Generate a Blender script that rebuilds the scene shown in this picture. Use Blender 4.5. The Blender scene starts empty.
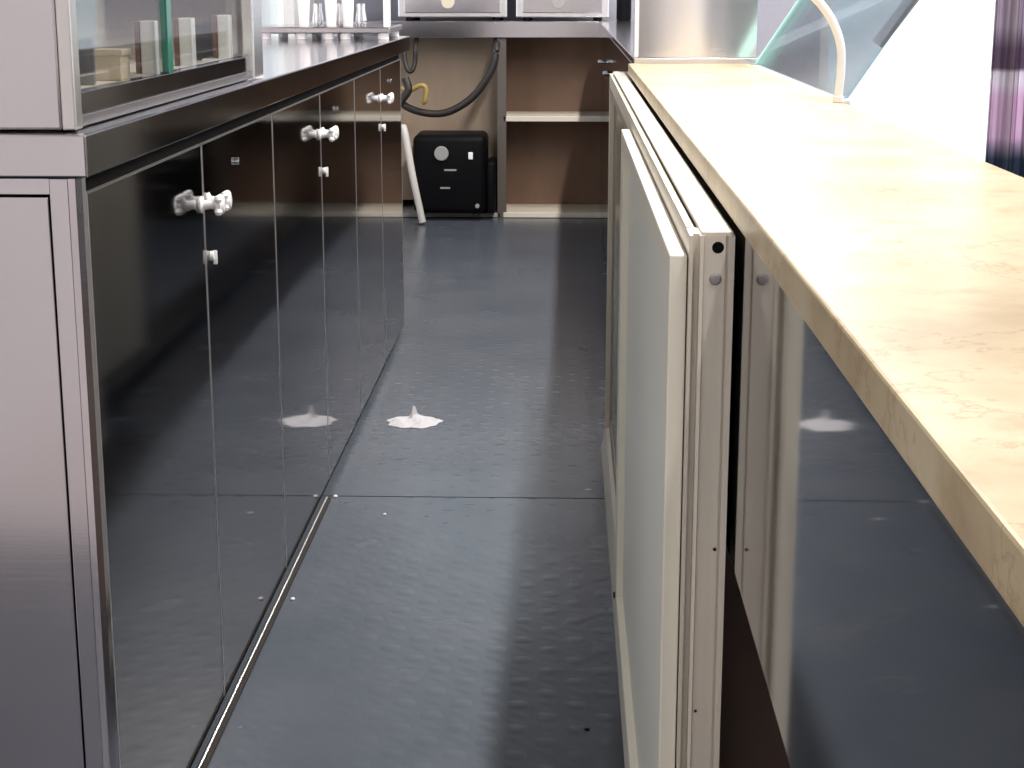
import bpy, bmesh, math, random
from mathutils import Vector, Matrix
random.seed(7)
SC = bpy.context.scene
COL = SC.collection
PI = math.pi

# ------------------------------------------------------------------ camera
cam_d = bpy.data.cameras.new('camera')
cam = bpy.data.objects.new('camera', cam_d)
COL.objects.link(cam)
cam.location = (0, 0, 1.047)
cam.rotation_euler = (PI/2 - math.radians(13.26), 0, math.radians(1.826))
cam_d.sensor_width = 36
cam_d.lens = 36*1680/1024
cam_d.clip_start = 0.02
SC.camera = cam

# ------------------------------------------------------------------ view + world
SC.view_settings.view_transform = 'Standard'
SC.view_settings.look = 'None'
SC.view_settings.gamma = 1
SC.view_settings.use_curve_mapping = False
SC.view_settings.exposure = 0.0
SC.cycles.sample_clamp_indirect = 2.0
W = bpy.data.worlds.new('world')
SC.world = W
W.use_nodes = True
bg = W.node_tree.nodes['Background']
bg.inputs['Color'].default_value = (0.80, 0.90, 1.0, 1)
bg.inputs['Strength'].default_value = 1.7

# lamp strengths (the lamps themselves are built with their fittings below)
LAMP_ROW = 72.0
FILL_REAR = 24.0  # added fill from behind the camera
FILL_SIDE = 34.0  # added fill that brightens the back wall at the right

# ------------------------------------------------------------------ materials
def mat(name):
    m = bpy.data.materials.new(name)
    m.use_nodes = True
    nt = m.node_tree
    return m, nt, nt.nodes['Principled BSDF']

def simple(name, col, rough=.5, metal=0., coat=0., spec=.5):
    m, nt, b = mat(name)
    b.inputs['Base Color'].default_value = (*col, 1)
    b.inputs['Roughness'].default_value = rough
    b.inputs['Metallic'].default_value = metal
    b.inputs['Coat Weight'].default_value = coat
    b.inputs['Specular IOR Level'].default_value = spec
    return m

def noise(nt, scale, vec=None, detail=4, rough=.5):
    n = nt.nodes.new('ShaderNodeTexNoise')
    n.inputs['Scale'].default_value = scale
    n.inputs['Detail'].default_value = detail
    n.inputs['Roughness'].default_value = rough
    if vec: nt.links.new(vec, n.inputs['Vector'])
    return n

def objvec(nt, scale=(1, 1, 1)):
    t = nt.nodes.new('ShaderNodeTexCoord')
    mp = nt.nodes.new('ShaderNodeMapping')
    mp.inputs['Scale'].default_value = scale
    nt.links.new(t.outputs['Object'], mp.inputs['Vector'])
    return mp.outputs['Vector']

def ramp(nt, fac, stops):
    r = nt.nodes.new('ShaderNodeValToRGB')
    e = r.color_ramp.elements
    while len(e) < len(stops): e.new(.5)
    for k, (p, c) in enumerate(stops):
        e[k].position = p
        e[k].color = (*c, 1)
    nt.links.new(fac, r.inputs['Fac'])
    return r.outputs['Color']

def bump(nt, b, h, strength, dist):
    bp = nt.nodes.new('ShaderNodeBump')
    bp.inputs['Strength'].default_value = strength
    bp.inputs['Distance'].default_value = dist
    nt.links.new(h, bp.inputs['Height'])
    nt.links.new(bp.outputs['Normal'], b.inputs['Normal'])

def brushed(name, col, r0, r1, scale):
    m, nt, b = mat(name)
    b.inputs['Base Color'].default_value = (*col, 1)
    b.inputs['Metallic'].default_value = 1
    n = noise(nt, 1.0, objvec(nt, scale), 5, .6)
    mr = nt.nodes.new('ShaderNodeMapRange')
    mr.inputs['To Min'].default_value = r0
    mr.inputs['To Max'].default_value = r1
    nt.links.new(n.outputs['Fac'], mr.inputs['Value'])
    nt.links.new(mr.outputs['Result'], b.inputs['Roughness'])
    bump(nt, b, n.outputs['Fac'], .012, .001)
    return m

M = {}
M['brushed'] = brushed('brushed_steel', (.66, .63, .66), .12, .20, (9, 9, 420))
M['brushed_h'] = brushed('brushed_steel_counter', (.64, .62, .64), .10, .18, (300, 12, 12))
M['brushed_v'] = brushed('brushed_steel_vertical', (.93, .90, .89), .23, .27, (500, 500, 6))
M['mirror'] = brushed('polished_dark_steel', (.15, .152, .165), .035, .085, (1.5, 1.5, 3.0))
M['fascia'] = brushed('polished_fascia_steel', (.12, .13, .145), .03, .07, (1.5, 1.5, 3.0))
M['apron'] = brushed('polished_apron_steel', (.17, .167, .182), .06, .14, (3, 1.2, 3))
M['chrome'] = simple('chrome', (.86, .87, .88), .12, 1)
M['steel_edge'] = simple('steel_edge', (.70, .68, .67), .3, 1)
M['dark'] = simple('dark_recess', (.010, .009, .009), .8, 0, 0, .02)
M['brown_dark'] = simple('dark_brown_board', (.19, .13, .105), .45)
M['post_grey'] = simple('grey_brown_post', (.10, .085, .075), .4)
M['base_dark'] = simple('dark_grey_strip', (.085, .078, .08), .25)
M['olive_glass'] = simple('olive_tinted_pane', (.26, .245, .18), .2)
M['black'] = simple('black_plastic', (.003, .003, .004), .5, 0, 0, .1)
M['rubber'] = simple('black_hose_rubber', (.018, .014, .013), .5)
M['white'] = simple('white_glossy_plastic', (.86, .86, .84), .25, 0, .3)
M['paper'] = simple('crumpled_paper', (.46, .45, .47), .6, 0, 0, .2)
M['ceramic'] = simple('white_ceramic', (.88, .86, .86), .15, 0, .4)
M['greyplastic'] = simple('grey_plastic', (.30, .29, .29), .45)
M['pvc'] = simple('grey_white_pipe', (.55, .53, .50), .4)
M['slate'] = simple('slate_grey_tray', (.10, .105, .13), .5)
M['beige'] = simple('beige_card', (.62, .53, .42), .6)
M['brownedge'] = simple('brown_edge', (.16, .075, .055), .5)
M['shelfwhite'] = simple('pale_shelf', (.66, .60, .50), .45)
M['seal_shade'] = simple('dark_seal_shade', (.03, .026, .024), .7, 0, 0, .1)  # also colours the painted shadow line along the floor edge strip
M['olive'] = simple('olive_inner_channel', (.34, .31, .22), .4, .3)
M['olive_panel'] = simple('olive_beige_panel', (.50, .46, .36), .4)
M['brass'] = simple('yellow_tape', (.38, .26, .08), .5)

# cream anodised aluminium
def cream():
    m, nt, b = mat('cream_aluminium')
    n = noise(nt, 1.0, objvec(nt, (60, 60, 2)), 4)
    c = ramp(nt, n.outputs['Fac'], [(.25, (.68, .62, .53)), (.75, (.78, .73, .63))])
    nt.links.new(c, b.inputs['Base Color'])
    b.inputs['Roughness'].default_value = .34
    b.inputs['Metallic'].default_value = .08
    return m
M['cream'] = cream()

M['cream_white'] = simple('cream_white_sash', (.86, .83, .72), .35, 0, 0, .3)

def pane_mat():
    m, nt, b = mat('milky_door_glass')
    n = noise(nt, 1.5, objvec(nt, (1, 1, 1)), 3)
    c = ramp(nt, n.outputs['Fac'], [(.2, (.88, .89, .80)), (.8, (.92, .93, .84))])
    nt.links.new(c, b.inputs['Base Color'])
    b.inputs['Roughness'].default_value = .35
    b.inputs['Specular IOR Level'].default_value = .2
    b.inputs['Coat Weight'].default_value = .06
    b.inputs['Coat Roughness'].default_value = .04
    return m
M['pane'] = pane_mat()

def marble():
    m, nt, b = mat('cream_marble')
    v = objvec(nt, (1, 1, 1))
    n1 = noise(nt, 7, v, 8, .62)
    n2 = noise(nt, 26, v, 6, .6)
    w = nt.nodes.new('ShaderNodeTexVoronoi')
    w.feature = 'DISTANCE_TO_EDGE'
    w.inputs['Scale'].default_value = 6
    mx = nt.nodes.new('ShaderNodeMix'); mx.data_type = 'RGBA'
    mx.inputs['Factor'].default_value = .22
    nt.links.new(v, mx.inputs[6]); nt.links.new(n2.outputs['Color'], mx.inputs[7])
    nt.links.new(mx.outputs[2], w.inputs['Vector'])
    base = ramp(nt, n1.outputs['Fac'], [(.32, (.44, .335, .195)), (.5, (.57, .465, .285)), (.68, (.68, .59, .40))])
    vein = ramp(nt, w.outputs['Distance'], [(.0, (.66, .54, .44)), (.03, (1, 1, 1))])
    sp = ramp(nt, n2.outputs['Fac'], [(.34, (.84, .78, .70)), (.46, (1, 1, 1))])
    m1 = nt.nodes.new('ShaderNodeMix'); m1.data_type = 'RGBA'; m1.blend_type = 'MULTIPLY'
    m1.inputs['Factor'].default_value = .7
    nt.links.new(base, m1.inputs[6]); nt.links.new(vein, m1.inputs[7])
    m2 = nt.nodes.new('ShaderNodeMix'); m2.data_type = 'RGBA'; m2.blend_type = 'MULTIPLY'
    m2.inputs['Factor'].default_value = .8
    nt.links.new(m1.outputs[2], m2.inputs[6]); nt.links.new(sp, m2.inputs[7])
    nt.links.new(m2.outputs[2], b.inputs['Base Color'])
    b.inputs['Roughness'].default_value = .3
    return m
M['marble'] = marble()

def mat_rubber():
    # blue-black embossed sheet: rows of short raised lozenges, alternating direction
    m, nt, b = mat('embossed_floor_sheet')
    v = objvec(nt, (1, 1, 1))
    n = noise(nt, 3.5, v, 5, .6)
    c = ramp(nt, n.outputs['Fac'], [(.3, (.058, .070, .088)), (.7, (.080, .090, .107))])
    nt.links.new(c, b.inputs['Base Color'])
    sep = nt.nodes.new('ShaderNodeSeparateXYZ'); nt.links.new(v, sep.inputs[0])
    def mth(op, a, bb=None, clamp=False):
        k = nt.nodes.new('ShaderNodeMath'); k.operation = op; k.use_clamp = clamp
        for i, q in enumerate((a, bb)):
            if q is None: continue
            if isinstance(q, (int, float)): k.inputs[i].default_value = q
            else: nt.links.new(q, k.inputs[i])
        return k.outputs[0]
    kx, ky = 2*PI/.086, 2*PI/.086
    sx = mth('SINE', mth('MULTIPLY', sep.outputs['X'], kx))
    sy = mth('SINE', mth('MULTIPLY', sep.outputs['Y'], ky))
    pr = mth('MULTIPLY', sx, sy)
    s2 = mth('SINE', mth('MULTIPLY', mth('ADD', sep.outputs['X'], sep.outputs['Y']), kx*2))
    h = mth('MULTIPLY', mth('SUBTRACT', pr, .35, True), 1.5)
    h2 = mth('ADD', h, mth('MULTIPLY', mth('MULTIPLY', mth('MULTIPLY', pr, -1), 1, True), mth('MULTIPLY', s2, .25)))
    bump(nt, b, h2, .22, .002)
    r = noise(nt, 5, v, 2, .5)
    mr = nt.nodes.new('ShaderNodeMapRange')
    mr.inputs['To Min'].default_value = .22; mr.inputs['To Max'].default_value = .30
    nt.links.new(r.outputs['Fac'], mr.inputs['Value'])
    nt.links.new(mr.outputs['Result'], b.inputs['Roughness'])
    b.inputs['Specular IOR Level'].default_value = .32
    return m
M['floor_sheet'] = mat_rubber()

def ply(name, a, c2):
    m, nt, b = mat(name)
    n = noise(nt, 1.0, objvec(nt, (5, 5, 1.4)), 6, .6)
    c = ramp(nt, n.outputs['Fac'], [(.3, a), (.7, c2)])
    nt.links.new(c, b.inputs['Base Color'])
    b.inputs['Roughness'].default_value = .55
    return m
M['ply'] = ply('brown_board', (.155, .088, .055), (.22, .132, .085))
M['ply2'] = ply('greyed_board', (.27, .20, .145), (.36, .275, .20))

def tiles():
    m, nt, b = mat('pale_floor_tiles')
    v = objvec(nt, (1, 1, 1))
    br = nt.nodes.new('ShaderNodeTexBrick')
    br.offset = 0
    br.inputs['Scale'].default_value = 1
    br.inputs['Brick Width'].default_value = .45
    br.inputs['Row Height'].default_value = .45
    br.inputs['Mortar Size'].default_value = .003
    br.inputs['Color1'].default_value = (.46, .42, .43, 1)
    br.inputs['Color2'].default_value = (.50, .46, .46, 1)
    br.inputs['Mortar'].default_value = (.24, .22, .22, 1)
    nt.links.new(v, br.inputs['Vector'])
    nt.links.new(br.outputs['Color'], b.inputs['Base Color'])
    b.inputs['Roughness'].default_value = .3
    return m
M['tiles'] = tiles()

def wallpaint(name, col):
    m, nt, b = mat(name)
    n = noise(nt, 40, objvec(nt), 3)
    c = ramp(nt, n.outputs['Fac'], [(.3, tuple(x*.96 for x in col)), (.7, col)])
    nt.links.new(c, b.inputs['Base Color'])
    b.inputs['Roughness'].default_value = .7
    return m
M['wall'] = wallpaint('white_wall_paint', (.78, .76, .77))
M['wall_lilac'] = wallpaint('grey_lilac_wall_paint', (.36, .36, .42))
M['ceil'] = wallpaint('ceiling_paint', (.32, .31, .31))

def glass(name, tint, gloss):
    m = bpy.data.materials.new(name); m.use_nodes = True
    nt = m.node_tree; nt.nodes.clear()
    out = nt.nodes.new('ShaderNodeOutputMaterial')
    tr = nt.nodes.new('ShaderNodeBsdfTransparent'); tr.inputs[0].default_value = (*tint, 1)
    gl = nt.nodes.new('ShaderNodeBsdfGlossy'); gl.inputs['Roughness'].default_value = .02
    fr = nt.nodes.new('ShaderNodeFresnel'); fr.inputs['IOR'].default_value = 1.35
    mp = nt.nodes.new('ShaderNodeMath'); mp.operation = 'MULTIPLY'; mp.inputs[1].default_value = gloss
    mx = nt.nodes.new('ShaderNodeMixShader')
    nt.links.new(fr.outputs[0], mp.inputs[0]); nt.links.new(mp.outputs[0], mx.inputs[0])
    nt.links.new(tr.outputs[0], mx.inputs[1]); nt.links.new(gl.outputs[0], mx.inputs[2])
    nt.links.new(mx.outputs[0], out.inputs[0])
    return m
M['glass'] = glass('clear_glass', (.96, .97, .965), .35)
M['glass_blue'] = glass('bluish_glass', (.88, .96, .985), .8)
M['glass_green'] = simple('green_glass_edge', (.02, .16, .11), .15, 0, .3)
M['glass_green_pale'] = simple('pale_green_glass_edge', (.42, .72, .64), .2, 0, .3)

def emit(name, col, s):
    m, nt, b = mat(name)
    b.inputs['Base Color'].default_value = (*col, 1)
    b.inputs['Emission Color'].default_value = (*col, 1)
    b.inputs['Emission Strength'].default_value = s
    return m
M['lamp'] = emit('lamp_diffuser', (1.0, .96, .92), 4)

def curtain_mat():
    m, nt, b = mat('banded_curtain_cloth')
    t = nt.nodes.new('ShaderNodeTexCoord')
    sep = nt.nodes.new('ShaderNodeSeparateXYZ'); nt.links.new(t.outputs['Object'], sep.inputs[0])
    mr = nt.nodes.new('ShaderNodeMapRange')
    mr.inputs['From Min'].default_value = .78; mr.inputs['From Max'].default_value = 1.10
    nt.links.new(sep.outputs['Z'], mr.inputs['Value'])
    g = (.62, .58, .66); pk = (.80, .68, .80)
    c = ramp(nt, mr.outputs['Result'], [(.0, (.06, .11, .18)), (.22, (.08, .12, .19)), (.30, pk), (.45, pk),
                                       (.49, (.86, .86, .9)), (.535, (.86, .86, .9)), (.55, (.24, .18, .26)), (.62, (.26, .2, .29)), (.70, g)])
    wv = nt.nodes.new('ShaderNodeTexNoise'); wv.inputs['Scale'].default_value = 1
    wv.inputs['Detail'].default_value = 3
    nt.links.new(objvec(nt, (190, 190, 2)), wv.inputs['Vector'])
    st = ramp(nt, wv.outputs['Fac'], [(.35, (.35, .33, .38)), (.62, (1.25, 1.2, 1.25))])
    mx = nt.nodes.new('ShaderNodeMix'); mx.data_type = 'RGBA'; mx.blend_type = 'MULTIPLY'
    mx.inputs['Factor'].default_value = .85
    nt.links.new(c, mx.inputs[6]); nt.links.new(st, mx.inputs[7])
    nt.links.new(mx.outputs[2], b.inputs['Base Color'])
    b.inputs['Roughness'].default_value = .8
    tl = nt.nodes.new('ShaderNodeBsdfTranslucent')
    nt.links.new(mx.outputs[2], tl.inputs['Color'])
    ms = nt.nodes.new('ShaderNodeMixShader'); ms.inputs[0].default_value = .5
    nt.links.new(b.outputs[0], ms.inputs[1]); nt.links.new(tl.outputs[0], ms.inputs[2])
    nt.links.new(ms.outputs[0], nt.nodes['Material Output'].inputs[0])
    return m
M['curtain'] = curtain_mat()

# ------------------------------------------------------------------ mesh helpers
class MB:
    def __init__(s): s.bm = bmesh.new()
    def box(s, x0, x1, y0, y1, z0, z1, bev=0, seg=2, rot=None):
        b = bmesh.new()
        bmesh.ops.create_cube(b, size=1)
        c = Vector(((x0+x1)/2, (y0+y1)/2, (z0+z1)/2))
        for v in b.verts:
            v.co = Vector((v.co.x*(x1-x0), v.co.y*(y1-y0), v.co.z*(z1-z0)))
        if bev: bmesh.ops.bevel(b, geom=b.edges[:], offset=bev, segments=seg, profile=.5, affect='EDGES')
        for v in b.verts:
            if rot: v.co = rot @ v.co
            v.co += c
        return s.add(b)
    def add(s, b):
        me = bpy.data.meshes.new('tmp'); b.to_mesh(me); b.free()
        s.bm.from_mesh(me); bpy.data.meshes.remove(me)
        return s
    def lathe(s, prof, mtx=None, n=24):
        """profile of (radius, height) turned about Z, then placed by mtx"""
        b = bmesh.new(); rings = []
        for r, z in prof:
            if r < 1e-6: rings.append([b.verts.new((0, 0, z))])
            else: rings.append([b.verts.new((r*math.cos(2*PI*k/n), r*math.sin(2*PI*k/n), z)) for k in range(n)])
        for a, c in zip(rings, rings[1:]):
            for k in range(n):
                k2 = (k+1) % n
                if len(a) == 1 and len(c) == 1: continue
                if len(a) == 1: b.faces.new((a[0], c[k2], c[k]))
                elif len(c) == 1: b.faces.new((a[k], a[k2], c[0]))
                else: b.faces.new((a[k], a[k2], c[k2], c[k]))
        bmesh.ops.recalc_face_normals(b, faces=b.faces[:])
        if mtx: b.transform(mtx)
        return s.add(b)
    def cyl(s, p, axis, r, h, n=20, bev=.0):
        q = Vector(axis).to_track_quat('Z', 'Y').to_matrix().to_4x4()
        e = bev or r*.08
        return s.lathe([(0, 0), (r-e, 0), (r, e), (r, h-e), (r-e, h), (0, h)], Matrix.Translation(p) @ q, n)
    def tube(s, pts, r, n=12, smooth=6):
        P = [Vector(p) for p in pts]
        if smooth > 1 and len(P) > 2:
            out = []
            for i in range(len(P)-1):
                p0, p1, p2, p3 = P[max(i-1, 0)], P[i], P[i+1], P[min(i+2, len(P)-1)]
                for k in range(smooth):
                    t = k/smooth
                    out.append(.5*((2*p1)+(p2-p0)*t+(2*p0-5*p1+4*p2-p3)*t*t+(3*p1-p0-3*p2+p3)*t**3))
            out.append(P[-1]); P = out
        b = bmesh.new(); rings = []
        ref = Vector((.13, .37, .92))
        for i, p in enumerate(P):
            d = (P[min(i+1, len(P)-1)]-P[max(i-1, 0)]).normalized()
            u = d.cross(ref).normalized(); w = d.cross(u)
            rings.append([b.verts.new(p+r*(math.cos(2*PI*k/n)*u+math.sin(2*PI*k/n)*w)) for k in range(n)])
        for a, c in zip(rings, rings[1:]):
            for k in range(n): b.faces.new((a[k], a[(k+1) % n], c[(k+1) % n], c[k]))
        b.faces.new(rings[0][::-1]); b.faces.new(rings[-1])
        bmesh.ops.recalc_face_normals(b, faces=b.faces[:])
        return s.add(b)
    def prism_y(s, poly, y0, y1):
        """outline in XZ pushed from y0 to y1"""
        b = bmesh.new()
        a = [b.verts.new((x, y0, z)) for x, z in poly]; c = [b.verts.new((x, y1, z)) for x, z in poly]
        n = len(poly)
        for k in range(n): b.faces.new((a[k], a[(k+1) % n], c[(k+1) % n], c[k]))
        b.faces.new(a[::-1]); b.faces.new(c)
        bmesh.ops.recalc_face_normals(b, faces=b.faces[:])
        return s.add(b)
    def prism_z(s, poly, z0, z1):
        b = bmesh.new()
        a = [b.verts.new((x, y, z0)) for x, y in poly]; c = [b.verts.new((x, y, z1)) for x, y in poly]
        n = len(poly)
        for k in range(n): b.faces.new((a[k], a[(k+1) % n], c[(k+1) % n], c[k]))
        b.faces.new(a[::-1]); b.faces.new(c)
        bmesh.ops.recalc_face_normals(b, faces=b.faces[:])
        return s.add(b)
    def build(s, name, m, parent=None, smooth=False):
        me = bpy.data.meshes.new(name)
        o = bpy.data.objects.new(name, me); COL.objects.link(o)
        if parent is not None:
            # world origin of the parent chain, so that children can be written in world coordinates
            org = Vector((0, 0, 0)); p = parent
            while p is not None: org += p.location; p = p.parent
            for v in s.bm.verts: v.co -= org
            o.parent = parent
        s.bm.to_mesh(me); s.bm.free()
        me.materials.append(m if not isinstance(m, str) else M[m])
        if smooth:
            for p in me.polygons: p.use_smooth = True
            try: me.set_sharp_from_angle(angle=math.radians(38))
            except Exception: pass
        return o

def tag(o, label, cat, group=None, kind=None):
    o['label'] = label; o['category'] = cat
    if group: o['group'] = group
    if kind: o['kind'] = kind
    return o

def thing(name, loc, label, cat, group=None):
    o = bpy.data.objects.new(name, None); COL.objects.link(o)
    o.empty_display_size = .05
    o.location = loc
    return tag(o, label, cat, group)

def struct(mb, name, m):
    o = mb.build(name, m); o['kind'] = 'structure'
    return o

def copy_tree(o, delta, parent=None):
    c = o.copy(); COL.objects.link(c)
    if parent is None: c.location = o.location + Vector(delta)
    else: c.parent = parent
    for ch in list(o.children): copy_tree(ch, delta, c)
    return c

# ------------------------------------------------------------------ setting
FX0, FX1, FY0, FY1, CZ = -1.25, 3.6, -4.0, 8.5, 2.75
struct(MB().box(FX0, FX1, FY0, FY1, -.12, -.006), 'floor', 'tiles')
struct(MB().box(FX0-.15, FX1+.15, FY0-.15, FY1+.15, CZ, CZ+.15), 'ceiling', 'ceil')
# left wall with the window opening over the counter
WL = (5.75, 7.85, .72, 2.2)
mb = MB().box(FX0-.15, FX0, FY0-.15, WL[0], -.12, CZ).box(FX0-.15, FX0, WL[1], FY1+.15, -.12, CZ)
mb.box(FX0-.15, FX0, WL[0], WL[1], -.12, WL[2]).box(FX0-.15, FX0, WL[0], WL[1], WL[3], CZ)
struct(mb, 'wall_left', 'wall')
# back wall with the shopfront opening at the right
WB = (1.25, 3.3, .05, 2.4)
WC_ADDED = (-.92, -.06, 1.42, 2.35)  # added opening above the counter, unseen, for the bright floor streak
mb = MB().box(FX0, WC_ADDED[0], FY1, FY1+.15, -.12, CZ).box(WC_ADDED[1], WB[0], FY1, FY1+.15, -.12, CZ)
mb.box(WC_ADDED[0], WC_ADDED[1], FY1, FY1+.15, -.12, WC_ADDED[2]).box(WC_ADDED[0], WC_ADDED[1], FY1, FY1+.15, WC_ADDED[3], CZ).box(WB[1], FX1, FY1, FY1+.15, -.12, CZ)
mb.box(WB[0], WB[1], FY1, FY1+.15, -.12, WB[2]).box(WB[0], WB[1], FY1, FY1+.15, WB[3], CZ)
struct(mb, 'wall_back', 'wall_lilac')
WR = (1.0, 7.5, .4, 2.4)
mb = MB().box(FX1, FX1+.15, FY0-.15, WR[0], -.12, CZ).box(FX1, FX1+.15, WR[1], FY1+.15, -.12, CZ)
mb.box(FX1, FX1+.15, WR[0], WR[1], -.12, WR[2]).box(FX1, FX1+.15, WR[0], WR[1], WR[3], CZ)
struct(mb, 'wall_right', 'wall')
WF_ADDED = (.55, 1.15, .05, 2.2)  # added opening behind the camera, for the highlight on the steel housing
mb = MB().box(FX0, WF_ADDED[0], FY0-.15, FY0, -.12, CZ).box(WF_ADDED[1], FX1, FY0-.15, FY0, -.12, CZ)
mb.box(WF_ADDED[0], WF_ADDED[1], FY0-.15, FY0, -.12, WF_ADDED[2]).box(WF_ADDED[0], WF_ADDED[1], FY0-.15, FY0, WF_ADDED[3], CZ)
struct(mb, 'wall_front', 'wall')

def window_y(n, a, y):      # window in a wall square to Y
    fr = MB()
    w = .05
    fr.box(a[0], a[1], y+.04, y+.1, a[2], a[2]+w).box(a[0], a[1], y+.04, y+.1, a[3]-w, a[3])
    fr.box(a[0], a[0]+w, y+.04, y+.1, a[2], a[3]).box(a[1]-w, a[1], y+.04, y+.1, a[2], a[3])
    o = fr.build('window_%d' % n, 'white'); o['kind'] = 'structure'
    MB().box(a[0]+w, a[1]-w, y+.065, y+.073, a[2]+w, a[3]-w).build('pane', 'glass', o)
def window_x(n, a, x, s):   # window in a wall square to X; s = which way is outside
    w = .05
    x0, x1 = sorted((x+s*.04, x+s*.1))
    fr = MB()
    fr.box(x0, x1, a[0], a[1], a[2], a[2]+w).box(x0, x1, a[0], a[1], a[3]-w, a[3])
    fr.box(x0, x1, a[0], a[0]+w, a[2], a[3]).box(x0, x1, a[1]-w, a[1], a[2], a[3])
    o = fr.build('window_%d' % n, 'white'); o['kind'] = 'structure'
    MB().box((x0+x1)/2-.004, (x0+x1)/2+.004, a[0]+w, a[1]-w, a[2]+w, a[3]-w).build('pane', 'glass', o)
window_y(1, WB, FY1)
window_x(2, WL, FX0, -1)
window_x(3, WR, FX1, 1)
window_y(4, WF_ADDED, FY0-.15)  # added, unseen: reflects as the bright band on the steel housing
window_y(5, WC_ADDED, FY1)  # added, unseen: lays a bright streak on the floor sheets

# ------------------------------------------------------------------ ceiling lamps
def ceiling_lamp(x, y, w, l, power, label, group):
    t = thing('ceiling_light', (x, y, CZ), label, 'lamp', group)
    MB().box(x-w/2-.02, x+w/2+.02, y-l/2-.02, y+l/2+.02, CZ-.06, CZ, .006).build('housing', 'white', t)
    MB().box(x-w/2, x+w/2, y-l/2, y+l/2, CZ-.072, CZ-.061).build('diffuser', 'lamp', t)
    ld = bpy.data.lights.new('tube_light', 'AREA')
    ld.shape = 'RECTANGLE'; ld.size = w; ld.size_y = l; ld.energy = power; ld.color = (1.0, .955, .91)
    lo = bpy.data.objects.new('tube_light', ld); COL.objects.link(lo)
    lo.parent = t; lo.location = (0, 0, -.08)
    return t
for k, y in enumerate((.9, 2.7, 4.5, 6.3)):
    ceiling_lamp(.50, y, .06, 1.5, LAMP_ROW*(.42 if k == 0 else .85 if k == 1 else 1), 'long strip lamp on the ceiling above the marble counter, %s from the camera' % ('nearest', 'second', 'third', 'farthest')[k],
                 'strip lamps over the counter')
for k, x in enumerate((-.55, 1.6)):
    ceiling_lamp(x, -2.2, .6, 1.2, FILL_REAR, 'added fill panel on the ceiling behind the camera, %s of two' % ('left', 'right')[k], 'added fill panels behind the camera')

for k, y in enumerate((2.6, 6.6)):
    ceiling_lamp(2.0, y, .6, 1.2, FILL_SIDE, 'added fill panel on the ceiling right of the marble counter, %s of two' % ('nearer', 'farther')[k], 'added fill panels right of the counter')

# ------------------------------------------------------------------ floor sheets
for k, (y0, y1, lab) in enumerate(((.35, 3.392, 'embossed blue-black floor sheet in the foreground of the aisle, before the seam'),
                                   (3.398, 8.45, 'embossed blue-black floor sheet beyond the seam, running to the back shelves'))):
    o = MB().box(-1.24, .60, y0, y1, -.006, 0).build('floor_sheet', 'floor_sheet')
    tag(o, lab, 'floor mat', 'floor sheets of the aisle')
    if k == 0:
        MB().box(-.5010, -.4950, .6, 3.37, .0005, .007, .002).build('edge_strip', 'steel_edge', o)
        MB().box(-.4948, -.488, .6, 3.37, .0005, .004, .001).build('edge_shadow', 'seal_shade', o)  # dark strip painted in as the shadow line beside the edge strip

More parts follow.
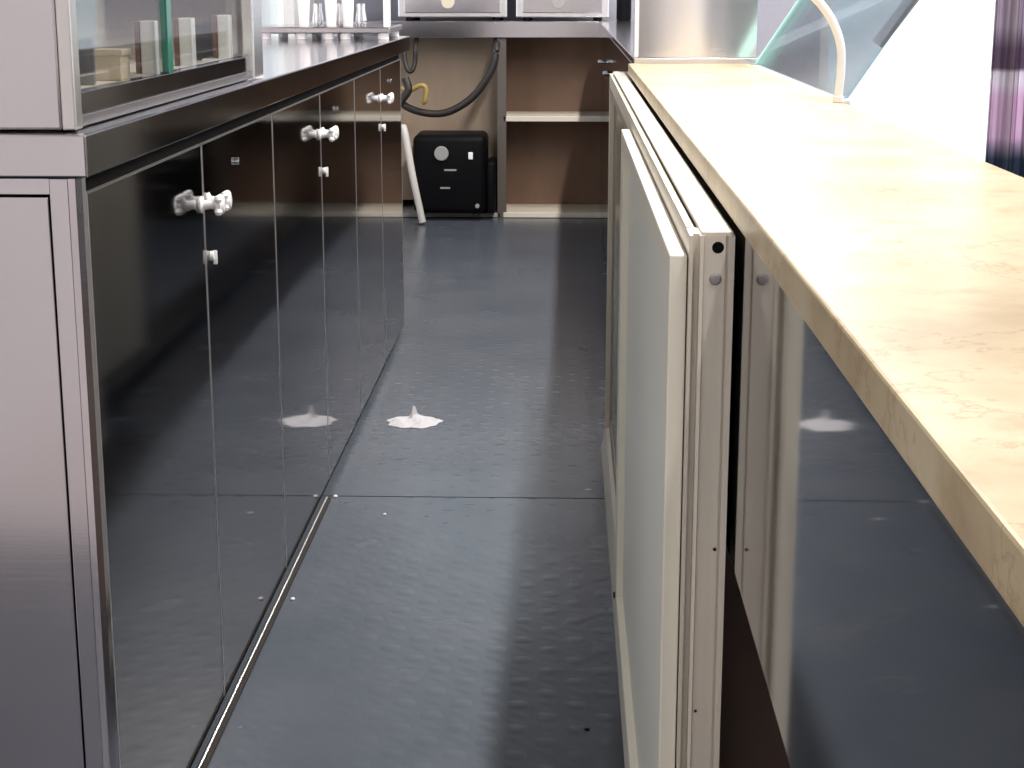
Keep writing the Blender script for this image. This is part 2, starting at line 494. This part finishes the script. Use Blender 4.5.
# ------------------------------------------------------------------ left cabinets
XF = -.502
DW = .5683
names = ('nearest', 'middle', 'farthest')
def make_cabinet(y0, near, label):
    y1 = y0+2*DW
    t = thing('steel_cabinet', (-.87, (y0+y1)/2, 0), label, 'cabinet', 'steel cabinets along the left of the aisle')
    # carcass with recessed top gap and toe space
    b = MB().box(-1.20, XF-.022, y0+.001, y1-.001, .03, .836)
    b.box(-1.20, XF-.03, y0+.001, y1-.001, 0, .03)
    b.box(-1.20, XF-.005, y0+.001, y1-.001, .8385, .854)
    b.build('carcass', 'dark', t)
    for s in range(2):
        a, c = y0+s*DW+.0015, y0+(s+1)*DW-.0015
        d = MB().box(XF-.02, XF, a, c, .022, .8375, .0012, 1).build('door', 'mirror', t)
        e = MB()
        e.box(XF-.02, XF+.0006, a-.0012, a+.0018, .022, .838)
        e.box(XF-.02, XF+.0006, c-.0018, c+.0012, .022, .838)
        e.box(XF-.004, XF+.0006, a, c, .8362, .8383)
        e.build('edge_trim', 'steel_edge', d)
        ye = c-.022 if s == 0 else a+.022
        # knob in white standing in for chrome glints: rose, neck, four-lobed grip
        k = MB()
        mt = Matrix.Translation((XF, ye, .757)) @ Vector((1, 0, 0)).to_track_quat('Z', 'Y').to_matrix().to_4x4()
        k.lathe([(0, 0), (.011, 0), (.012, .003), (.007, .006), (.0055, .016), (.0075, .02), (.0115, .024), (.012, .030), (.008, .034), (0, .035)], mt, 20)
        for q in range(4):
            an = PI/4+q*PI/2
            k.lathe([(0, -.006), (.0042, -.0042), (.006, 0), (.0042, .0042), (0, .006)],
                    Matrix.Translation((XF+.027, ye+.012*math.cos(an), .757+.012*math.sin(an))), 12)
        k.build('knob', 'ceramic', d, True)
    # small lock with its key below the knobs
    lk = MB().cyl((XF, y0+DW+.03, .678), (1, 0, 0), .007, .006)
    lk.box(XF+.004, XF+.010, y0+DW+.0285, y0+DW+.0315, .666, .686, .001)
    lk.build('lock', 'white', t, True)
    lk2 = MB().cyl((XF, y0+DW+.238, .791), (1, 0, 0), .0055, .006)
    lk2.build('button', 'chrome', t, True)
    if near:
        # brushed end panel facing the camera: stiles, rails and an inset sheet
        e = MB()
        e.box(-.537, -.517, y0-.012, y0, .0, .854, .001)
        e.prism_z([(-.517, y0-.012), (-.510, y0-.011), (-.504, y0-.007), (XF, y0), (-.517, y0)], 0, .854)
        e.box(-1.20, -1.165, y0-.012, y0, 0, .854, .001)
        e.box(-1.165, -.537, y0-.012, y0, .838, .854).box(-1.165, -.537, y0-.012, y0, 0, .05)
        e.build('end_frame', 'brushed', t)
        MB().box(-1.163, -.5395, y0-.010, y0-.001, .052, .8345, .001).build('end_panel', 'brushed', t)
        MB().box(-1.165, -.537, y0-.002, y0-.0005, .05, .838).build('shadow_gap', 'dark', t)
    return t
for k in range(3):
    make_cabinet(1.744+2*k*DW, k == 0, ('steel cabinet with brushed end panel facing the camera, nearest of the left row',
                 'dark polished two-door steel cabinet, middle of the left row',
                 'dark polished two-door steel cabinet at the far end of the left row')[k])

# left worktop with turned-down apron
t = thing('steel_worktop', (-.87, 3.4, .855), 'steel worktop with turned-down edge over the left cabinets', 'countertop')
MB().box(-1.24, -.496, 1.734, 5.40, .886, .900, .002).build('top', 'brushed_h', t)
MB().box(-.508, -.4955, 1.734, 5.40, .8555, .8998, .002).build('front_apron', 'apron', t)
MB().box(-1.24, -.4957, 1.730, 1.742, .8555, .8998, .002).build('end_apron', 'brushed', t)

# ------------------------------------------------------------------ display case on the left worktop
Y0, Y1, XC = 1.757, 2.885, -.520
t = thing('display_case', (-.85, 2.32, .9), 'steel framed glass display case on the left worktop', 'display case')
MB().box(-1.20, -.527, Y0, Y0+.02, .902, 1.42, .003).build('end_panel', 'brushed', t)
MB().box(-.527, -.512, Y0, Y0+.026, .902, 1.42, .002).build('corner_post', 'steel_edge', t)
MB().box(-.534, -.514, Y1-.085, Y1, .902, 1.42, .003).build('corner_post', 'brushed_v', t)
MB().box(-.540, -.5215, Y0+.026, Y1-.085, .914, .938, .001).build('bottom_rail', 'apron', t)
MB().box(-.540, -.521, Y0+.026, Y1-.085, .9015, .9138, .001).build('base_strip', 'base_dark', t)
MB().box(-.534, -.518, Y0+.026, Y1-.085, 1.39, 1.42, .002).build('top_rail', 'brushed_h', t)
MB().box(-1.20, -.512, Y0, Y1, 1.42, 1.428, .002).build('roof', 'glass', t)
MB().box(-.529, -.524, Y0+.026, 2.245, .938, 1.39).build('glass_pane', 'glass', t)
MB().box(-.537, -.532, 2.238, Y1-.085, .938, 1.39).build('glass_pane', 'glass', t)
MB().box(-.5318, -.5225, 2.232, 2.258, .938, 1.39, .001).build('pane_edge', 'glass_green', t)
MB().box(-1.19, -.541, Y0+.021, Y1-.005, .9015, .930, .002).build('floor_board', 'shelfwhite', t)
MB().box(-1.20, -1.19, Y0+.02, Y1, .902, 1.42).build('back_panel', 'brushed_h', t)
MB().box(-1.19, -.535, Y1-.012, Y1-.004, .93, 1.42).build('far_panel', 'brushed_h', t)

# things standing in the case
for k, (y, lab) in enumerate(((2.266, 'white upright bracket with brown side, left of the green glass edge'),
                              (2.493, 'white upright bracket right of the green glass edge in the display case'),
                              (2.771, 'white upright bracket at the far end of the display case'))):
    g = thing('glass_bracket', (-.565, y, .930), lab, 'bracket', 'upright brackets in the display case')
    MB().box(-.565, -.545, y-.012, y+.012, .930, 1.005, .002).build('upright', 'white', g)
    MB().box(-.572, -.5655, y-.014, y+.013, .930, 1.004, .001).build('side_plate', 'brownedge', g)
    MB().box(-.59, -.5445, y-.02, y+.05, .9302, .936, .001).build('foot', 'white', g)
g = thing('tray', (-.60, 2.095, .930), 'slate grey tray standing on edge inside the near end of the display case', 'tray')
MB().box(-.617, -.584, 2.090, 2.104, .930, .984, .003).build('plate', 'slate', g)
MB().box(-.619, -.582, 2.086, 2.0899, .930, .986, .001).build('rim', 'slate', g)
g = thing('carton', (-.595, 2.21, .930), 'beige carton inside the display case beside the slate tray', 'box')
MB().box(-.612, -.575, 2.19, 2.235, .930, .966, .002).build('carton_body', 'beige', g)
MB().box(-.614, -.573, 2.188, 2.237, .962, .970, .001).build('lid', 'beige', g)
g = thing('tray', (-.60, 2.84, .930), 'dark tray standing behind the brackets at the far end of the display case', 'tray')
MB().box(-.622, -.578, 2.834, 2.846, .930, .985, .003).build('plate', 'slate', g)
MB().box(-.624, -.576, 2.830, 2.8339, .930, .988, .001).build('rim', 'slate', g)

# ------------------------------------------------------------------ two-tier cup rack
t = thing('cup_tray', (-.70, 5.15, .9), 'low steel cup tray on the far end of the left worktop', 'tray')
MB().box(-.92, -.512, 4.96, 5.34, .918, .937, .004).build('tray_top', 'brushed_h', t)
for x in (-.88, -.775, -.695, -.645, -.535):
    for y in (4.99, 5.30):
        MB().cyl((x, y, .9005), (0, 0, 1), .016, .018).build('foot', 'ceramic', t, True)
for x in (-.90, -.522):
    MB().box(x-.010, x+.010, 4.97, 4.99, .937, 1.30, .002).build('post', 'ceramic', t)
MB().box(-.91, -.512, 4.968, 4.992, 1.30, 1.32, .003).build('top_bar', 'brushed_h', t)
def cup(x, y, z, h, r, m, lab, grp):
    prof = [(0, 0), (r*.72, 0), (r*.76, .002), (r*.95, h*.55), (r, h-.001), (r*.97, h), (r*.9, h-.002), (r*.86, h*.5), (r*.66, .005), (0, .005)]
    o = MB().lathe(prof, None, 24).build('cup', m, None, True)
    o.location = (x, y, z)
    return tag(o, lab, 'cup', grp)
ws = ('nearest', 'second', 'farthest')
for k, x in enumerate((-.772, -.692, -.642)):
    cup(x, 5.03, .9375, .13, .019, 'ceramic', 'tall white cup on the low steel tray, %s of three' % ('leftmost', 'middle', 'rightmost')[k], 'white cups on the steel tray')
for k, x in enumerate((-.735, -.667, -.607)):
    j = thing('steel_jug', (x, 5.06, .9375), 'small shiny steel jug on the low steel tray, %s of three' % ('leftmost', 'middle', 'rightmost')[k], 'jug', 'steel jugs on the steel tray')
    MB().lathe([(0, 0), (.014, 0), (.016, .004), (.017, .02), (.012, .05), (.013, .065), (.0115, .065), (.0105, .05), (0, .049)],
                   Matrix.Translation((x, 5.06, .9375)), 20).build('jug_body', 'chrome', j, True)
    MB().tube([(x, 5.072, .9375+.055), (x, 5.09, .9375+.05), (x, 5.09, .9375+.025), (x, 5.074, .9375+.015)], .0025).build('handle', 'chrome', j, True)

# ------------------------------------------------------------------ back shelving unit
BY = 7.83
t = thing('back_counter', (-.45, 8.1, 0), 'open steel-topped shelving counter across the far end of the aisle', 'counter')
MB().box(-1.20, .30, BY-.01, 8.44, .884, .900, .002).build('worktop', 'brushed_h', t)
MB().box(-1.20, .30, BY-.012, BY, .826, .8995, .003).build('front_apron', 'brushed_h', t)
MB().box(-.318, -.276, BY, BY+.03, .0, .826, .002).build('post', 'post_grey', t)
MB().box(-.303, -.291, BY+.03, 8.40, .0, .826).build('divider', 'ply', t)
MB().box(-1.20, -1.17, BY, 8.40, .0, .826, .002).build('side_panel', 'ply', t)
MB().box(.262, .292, BY, 8.40, .0, .826, .002).build('side_panel', 'ply', t)
MB().box(-1.20, .292, 8.40, 8.43, .0, .884).build('back_panel', 'ply', t)
MB().box(-.290, .262, BY, 8.148, .447, .472, .002).build('shelf', 'shelfwhite', t)
MB().box(-.290, .262, 8.15, 8.165, .0, .826).build('inner_panel', 'ply', t)
MB().box(-.290, .262, BY-.004, 8.148, .002, .026, .002).build('bottom_board', 'shelfwhite', t)
MB().box(-1.17, -.304, 8.02, 8.04, .06, .826).build('inner_panel', 'ply2', t)
MB().box(-1.17, -.304, BY, 8.40, .002, .022, .002).build('bottom_board', 'greyplastic', t)

# black machine on the floor of the left bay
t = thing('black_machine', (-.50, 7.9, .022), 'black plastic machine with a grey dial in the left bay of the back counter', 'machine')
b = MB().box(-.70, -.365, 7.70, 8.00, .034, .394, .03, 4)
b.build('casing', 'black', t, True)
MB().box(-.364, -.325, 7.72, 7.99, .034, .27, .012, 3).build('side_pod', 'black', t, True)
MB().cyl((-.568, 7.7, .312), (0, -1, 0), .033, .014).build('dial', 'greyplastic', t, True)
MB().box(-.445, -.424, 7.690, 7.702, .285, .318, .003).build('switch', 'white', t)
MB().box(-.556, -.500, 7.6985, 7.701, .232, .240).build('marking', 'greyplastic', t)
MB().box(-.575, -.530, 7.6985, 7.701, .150, .158).build('marking', 'greyplastic', t)
MB().cyl((-.405, 7.7, .072), (0, -1, 0), .010, .01).build('plug', 'greyplastic', t, True)
for x in (-.66, -.41):
    for y in (7.74, 7.95):
        MB().cyl((x, y, .0225), (0, 0, 1), .015, .014).build('foot', 'rubber', t, True)

tag(MB().tube([(-.322, 7.90, .822), (-.322, 7.80, .78), (-.340, 7.78, .685), (-.43, 7.78, .56), (-.56, 7.79, .488), (-.70, 7.80, .50), (-.78, 7.84, .56), (-.82, 7.93, .70), (-.83, 7.97, .80)], .017).build('hose', 'rubber', None, True),
    'thick dark hose sagging across the left bay of the back counter', 'hose')
tag(MB().tube([(-.745, 7.90, .82), (-.742, 7.81, .78), (-.738, 7.79, .72), (-.722, 7.78, .68), (-.704, 7.78, .682), (-.692, 7.79, .72), (-.690, 7.80, .78), (-.69, 7.88, .822)], .011).build('cable', 'rubber', None, True),
    'black cable looping down from the worktop at the left of the back bay', 'cable')
tag(MB().tube([(-.76, 7.79, .60), (-.72, 7.77, .59), (-.665, 7.76, .615), (-.640, 7.76, .60), (-.645, 7.76, .55), (-.655, 7.77, .535)], .011).build('cable', 'brass', None, True),
    'yellowish cable end curling beside the dark hose in the back bay', 'cable')
tag(MB().tube([(-.79, 7.70, .50), (-.74, 7.70, .56), (-.715, 7.70, .60), (-.73, 7.71, .65)], .018).build('cable', 'rubber', None, True),
    'short dark cable bundle at the left end of the dark hose', 'cable')
t = tag(MB().tube([(-.735, 7.62, .44), (-.722, 7.60, .40), (-.690, 7.58, .22), (-.648, 7.58, .012)], .016).build('pipe', 'pvc', None, True),
        'pale grey pipe leaning left of the black machine', 'pipe')

# steel appliances standing on the back counter
for k, (x0, x1, lab) in enumerate(((-.78, -.275, 'steel appliance on the back counter, left of the dark gap'),
                                   (-.235, .195, 'steel appliance on the back counter, right of the dark gap'))):
    t = thing('steel_appliance', ((x0+x1)/2, 8.1, .9), lab, 'appliance', 'steel appliances on the back counter')
    MB().box(x0, x1, 7.93, 8.38, .915, 1.34, .006).build('casing', 'brushed_v', t)
    MB().box(x0+.03, x1-.03, 7.918, 7.931, .935, 1.31, .004).build('front_panel', 'brushed_h', t)
    for x in (x0+.05, x1-.05):
        for y in (7.96, 8.34):
            MB().cyl((x, y, .9), (0, 0, 1), .018, .016).build('foot', 'black', t, True)
    MB().cyl(((x0+x1)/2-.02, 7.919, .985), (0, -1, 0), .03, .02).build('dial', 'beige' if k == 0 else 'greyplastic', t, True)

def bottle(x, y, z, r, h, m, lab):
    t = thing('bottle', (x, y, z), lab, 'bottle')
    MB().lathe([(0, 0), (r*.9, 0), (r, .006), (r, h*.6), (r*.85, h*.68), (r*.36, h*.8), (r*.34, h*.95), (0, h*.95)], Matrix.Translation((x, y, z)), 24).build('bottle_body', m, t, True)
    MB().cyl((x, y, z+h*.951), (0, 0, 1), r*.4, h*.06).build('cap', 'black', t, True)
bottle(.262, 7.93, .9005, .034, .30, 'black', 'dark bottle standing at the right end of the back counter')

# ------------------------------------------------------------------ far right steel counter
t = thing('steel_counter', (.38, 5.8, 0), 'dark polished steel counter beyond the marble top on the right side', 'counter')
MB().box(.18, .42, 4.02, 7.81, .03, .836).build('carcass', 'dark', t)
MB().box(.118, .157, 3.875, 4.36, .12, .840, .003).build('filler_panel', 'olive_panel', t)
for k in range(4):
    a = 4.02+k*.9475
    d = MB().box(.158, .179, a+.002, a+.9455, .03, .836, .001, 1).build('door', 'mirror', t)
    MB().cyl((.158, a+.08, .755), (-1, 0, 0), .009, .03).build('knob', 'chrome', d, True)
MB().box(.145, .43, 3.715, 7.815, .886, .900, .002).build('top', 'brushed_h', t)
MB().box(.145, .157, 3.715, 7.815, .846, .8855, .002).build('front_apron', 'apron', t)

t = thing('steel_housing', (.282, 3.87, .9), 'brushed steel upright housing standing at the far end of the marble counter', 'appliance')
n = 14
front = [(.156+.256*k/n, 3.735-.018*math.sin(PI*k/n)) for k in range(n+1)]
MB().prism_z(front+[(.412, 4.0), (.156, 4.0)], .9005, 1.42).build('casing', 'brushed_v', t, True)
MB().box(.147, .1555, 3.730, 3.75, .9005, 1.42, .002).build('edge_strip', 'white', t)
MB().box(.156, .412, 3.752, 3.998, 1.42, 1.435, .003).build('lid', 'brushed_h', t)

# ------------------------------------------------------------------ marble topped counter (right)
o = MB().box(.134, .396, .12, 3.712, .865, .888, .0018).build('marble_slab', 'marble')
tag(o, 'long cream marble slab topping the right counter', 'countertop')
t = thing('bar_counter', (.26, 2.0, 0), 'right counter body with polished steel fascia under the cream marble', 'counter')
MB().box(.1365, .146, .16, 3.712, .594, .8645, .001).build('fascia', 'fascia', t)
MB().box(.376, .392, .16, 3.71, 0, .8645, .001).build('back_panel', 'brown_dark', t)
MB().box(.155, .375, .16, 3.71, .575, .592).build('drawer_floor', 'brown_dark', t)
MB().box(.30, .316, .16, 3.71, 0, .574).build('recess_board', 'brown_dark', t)
MB().box(.150, .299, 1.62, 1.64, 0, .574).build('upright', 'brown_dark', t)

# ------------------------------------------------------------------ sliding glass door unit leaning along the fascia
YA, YB = 1.306, 3.86
XA, XB = .0975, .1325
ZT = .862
t = thing('glass_door', (.115, (YA+YB)/2, 0), 'cream aluminium framed sliding glass door leaning along the right counter', 'door')
def stile(y0, y1, z0, z1):
    # extruded section: two shallow channels along the end face
    e = MB()
    s = 1 if y0 < 2 else -1
    if s > 0:
        poly = [(XA, y0), (.1000, y0), (.1000, y0+.012), (.1055, y0+.012), (.1055, y0), (.1083, y0-.001), (.1090, y0+.0015), (.1255, y0+.0015), (.1255, y0+.005), (.1275, y0+.005), (.1275, y0), (XB, y0), (XB, y1), (XA, y1)]
        # outline in XY pushed along Z
        e.prism_z(poly, z0, z1)
    else:
        e.prism_z([(XA, y0), (XB, y0), (XB, y1), (XA, y1)], z0, z1)
    return e
stile(YA, YA+.045, 0, ZT-.003).build('stile', 'cream', t)
stile(YB-.05, YB, 0, ZT-.003).build('stile', 'cream', t)
e = MB().box(XA+.009, XB-.001, YA+.002, YB-.002, ZT-.004, ZT, .001)
e.box(XA, XA+.004, YA+.045, YB-.05, ZT-.03, ZT-.002).box(XB-.012, XB, YA+.045, YB-.05, ZT-.05, ZT-.004)
e.build('top_rail', 'cream', t)
MB().box(XA+.0045, XA+.009, YA+.046, YB-.051, ZT-.03, ZT-.006).build('rail_channel', 'olive', t)
e = MB().box(XA, XB, YA+.045, YB-.05, 0, .045, .001)
e.prism_y([(XA-.010, .0), (XA, .0), (XA, .045), (XA-.004, .03)], YA+.3, YB-.05)
e.build('bottom_rail', 'cream_white', t)
# front pane (near half) with its own slim frame
PA, PB, PX0, PX1, PZ0, PZ1 = YA+.012, 2.53, .0825, .0965, .10, .842
sp = MB()
sp.box(PX0, PX1, PA, PA+.03, PZ0, PZ1, .0015).box(PX0, PX1, PB-.07, PB, PZ0, PZ1, .0015)
sp.box(PX0, PX1, PA+.03, PB-.07, PZ1-.022, PZ1, .0015).box(PX0, PX1, PA+.03, PB-.07, PZ0, PZ0+.03, .0015)
f = sp.build('sash_frame', 'cream_white', t)
MB().box(PX0+.0105, PX0+.0118, PA+.03, PB-.07, PZ0+.03, PZ1-.022).build('pane', 'pane', f)
MB().box(PX1+.0001, XA-.0001, PA+.004, PB-.01, .05, PZ1-.004).build('gasket', 'seal_shade', f)
# rear pane (far half), deeper in the frame
sp = MB()
sp.box(.106, .116, 2.50, 2.56, .046, .83, .001).box(.106, .116, 3.74, 3.809, .046, .83, .001)
sp.box(.106, .116, 2.56, 3.74, .80, .83, .001).box(.106, .116, 2.56, 3.74, .046, .08, .001)
f = sp.build('sash_frame', 'olive', t)
MB().box(.109, .113, 2.56, 3.74, .08, .80).build('pane', 'olive_glass', f)
# hole, bolts and screws
o = MB().cyl((.1195, YA+.0018, .8495), (0, -1, 0), .0047, .0006, 20).build('hole', 'black', t); o['label'] = 'round black hole in the end of the frame'
MB().lathe([(0, .003), (.0034, .0024), (.0050, .0), (0, 0)], Matrix.Translation((.1180, YA+.0015, .8245)) @ Vector((0, -1, 0)).to_track_quat('Z', 'Y').to_matrix().to_4x4(), 18).build('bolt', 'greyplastic', t, True)
MB().cyl((.1235, YA, .602), (0, -1, 0), .0014, .001).build('screw', 'seal_shade', t, True)
MB().cyl((.1115, YA, .46), (0, -1, 0), .0012, .001).build('screw', 'seal_shade', t, True)
for z in (.15,):
    MB().cyl((.119, YB-.05, z), (0, -1, 0), .007, .006).build('screw', 'seal_shade', t, True)
MB().cyl((PX0, PB-.03, .118), (-1, 0, 0), .005, .003).build('screw', 'seal_shade', t, True)

# ------------------------------------------------------------------ glass screen behind the marble and what stands beyond it
t = thing('glass_screen', (.44, 3.1, .888), 'bluish slanted glass screen with green edge behind the marble counter', 'glass screen')
tilt = math.atan2(.088, .135)
def slant(u): return (.405+u*math.sin(tilt), .890+u*math.cos(tilt))
def slab(y0, y1, off, th, m, name):
    nx, nz = math.cos(tilt), -math.sin(tilt)
    a, b2 = slant(0), slant(.55)
    poly = [(a[0]+off*nx, a[1]+max(off, 0)*0), (b2[0]+off*nx, b2[1]+off*nz), (b2[0]+(off+th)*nx, b2[1]+(off+th)*nz), (a[0]+(off+th)*nx, a[1])]
    return MB().prism_y(poly, y0, y1).build(name, m, t)
slab(2.50, 3.655, 0, .008, 'glass_blue', 'glass_pane')
slab(3.656, 3.668, -.004, .03, 'glass_green_pale', 'glass_edge')
MB().box(.3965, .416, 2.50, 3.668, .866, .888, .002).build('bottom_channel', 'white', t)
MB().box(.3975, .415, 2.50, 3.668, 0, .865, .002).build('plinth', 'white', t)

t = thing('bracket_arm', (.395, 2.44, .888), 'white curved arm rising from the marble edge before the glass screen', 'arm')
MB().tube([(.388, 2.44, .897), (.390, 2.44, .93), (.388, 2.44, .968), (.374, 2.44, 1.003), (.350, 2.44, 1.033), (.31, 2.44, 1.065), (.27, 2.44, 1.085)], .0062).build('arm_tube', 'white', t, True)
MB().cyl((.388, 2.44, .8882), (0, 0, 1), .008, .009).build('foot', 'white', t, True)

t = thing('floor_stand', (.76, 2.75, 0), 'grey slanted tube of a stand beyond the marble counter', 'stand')
MB().tube([(.495, 2.75, .960), (.52, 2.75, .993), (.546, 2.75, 1.029), (.76, 2.75, 1.31)], .010, smooth=1).build('slanted_tube', 'greyplastic', t, True)
MB().tube([(.76, 2.75, .02), (.76, 2.75, 1.33)], .012, smooth=1).build('post', 'greyplastic', t, True)
MB().cyl((.76, 2.75, -.006), (0, 0, 1), .14, .02, 32).build('base', 'greyplastic', t, True)

# curtain: pleated hanging cloth on a rail
t = thing('curtain', (.62, 2.0, 0), 'banded grey, lilac and navy pleated curtain hanging right of the marble counter', 'curtain')
pts = []
N = 90
for k in range(N+1):
    x = .494+.55*k/N
    pts.append((x, 2.0+.014*math.sin(k*1.25)+.006*math.sin(k*.47)))
poly = pts+[(x, y+.004) for x, y in reversed(pts)]
MB().prism_z(poly, .05, 2.3).build('cloth', 'curtain', t)
MB().tube([(.46, 2.0, 2.315), (1.08, 2.0, 2.315)], .012, smooth=1).build('rail', 'steel_edge', t, True)
for x in (.47, 1.07):
    MB().box(x-.008, x+.008, 1.992, 2.008, 2.325, CZ, .002).build('hanger', 'steel_edge', t)

# ------------------------------------------------------------------ litter on the floor
def crumple(name, cx, cy, rx, ry, h, label, cat, lump=None):
    b = bmesh.new()
    nx, ny = 22, 14
    rnd = random.Random(3)
    g = {}
    for i in range(nx+1):
        for j in range(ny+1):
            u, v = i/nx*2-1, j/ny*2-1
            # disc mapping of the grid
            x = u*math.sqrt(1-v*v/2); y = v*math.sqrt(1-u*u/2)
            r = min(1, math.hypot(x, y))
            edge = 1+.05*math.sin(5*math.atan2(y, x)+.6)+.05*math.sin(9*math.atan2(y, x))
            z = h*(1-r**4)*(.55+.3*math.sin(7*x+2*y)+.25*math.sin(11*y-3*x)+rnd.uniform(-.18, .18))
            if lump: z += lump[2]*math.exp(-((x-lump[0])**2+(y-lump[1])**2)/.012)
            g[i, j] = b.verts.new((cx+rx*x*edge, cy+ry*y*edge, .0015+max(0, z)))
    for i in range(nx):
        for j in range(ny): b.faces.new((g[i, j], g[i+1, j], g[i+1, j+1], g[i, j+1]))
    # closed underside
    r_ = bmesh.ops.extrude_face_region(b, geom=b.faces[:])
    for v in [q for q in r_['geom'] if isinstance(q, bmesh.types.BMVert)]: v.co.z = .0005
    bmesh.ops.recalc_face_normals(b, faces=b.faces[:])
    o = MB().add(b).build(name, 'paper', None, False)
    return tag(o, label, cat)
crumple('paper_scrap', -.371, 4.02, .066, .062, .008, 'crumpled white paper scrap lying on the floor of the aisle', 'paper', (-.05, .55, .030))
for k, (x, y, r, lab) in enumerate(((-.474, 2.774, .0042, 'tiny white crumb on the near floor sheet beside the left cabinets'),
                                    (-.481, 3.385, .005, 'tiny white crumb at the seam beside the left cabinets'),
                                    (-.364, 3.267, .0035, 'tiny pale crumb just before the floor seam'))):
    o = MB().lathe([(0, 0), (r*.8, .0004), (r, r*.5), (r*.6, r*1.0), (0, r*1.1)], None, 9).build('crumb', 'white', None, True)
    o.location = (x, y, .0003 if k != 1 else .0003)
    tag(o, lab, 'crumb', 'crumbs on the floor')
o = MB().lathe([(0, 0), (.004, .0003), (.004, .002), (0, .003)], None, 10).build('crumb', 'black', None, True)
o.location = (.037, 2.258, .0003)
tag(o, 'small black speck on the near floor sheet beside the glass door', 'crumb', 'crumbs on the floor')
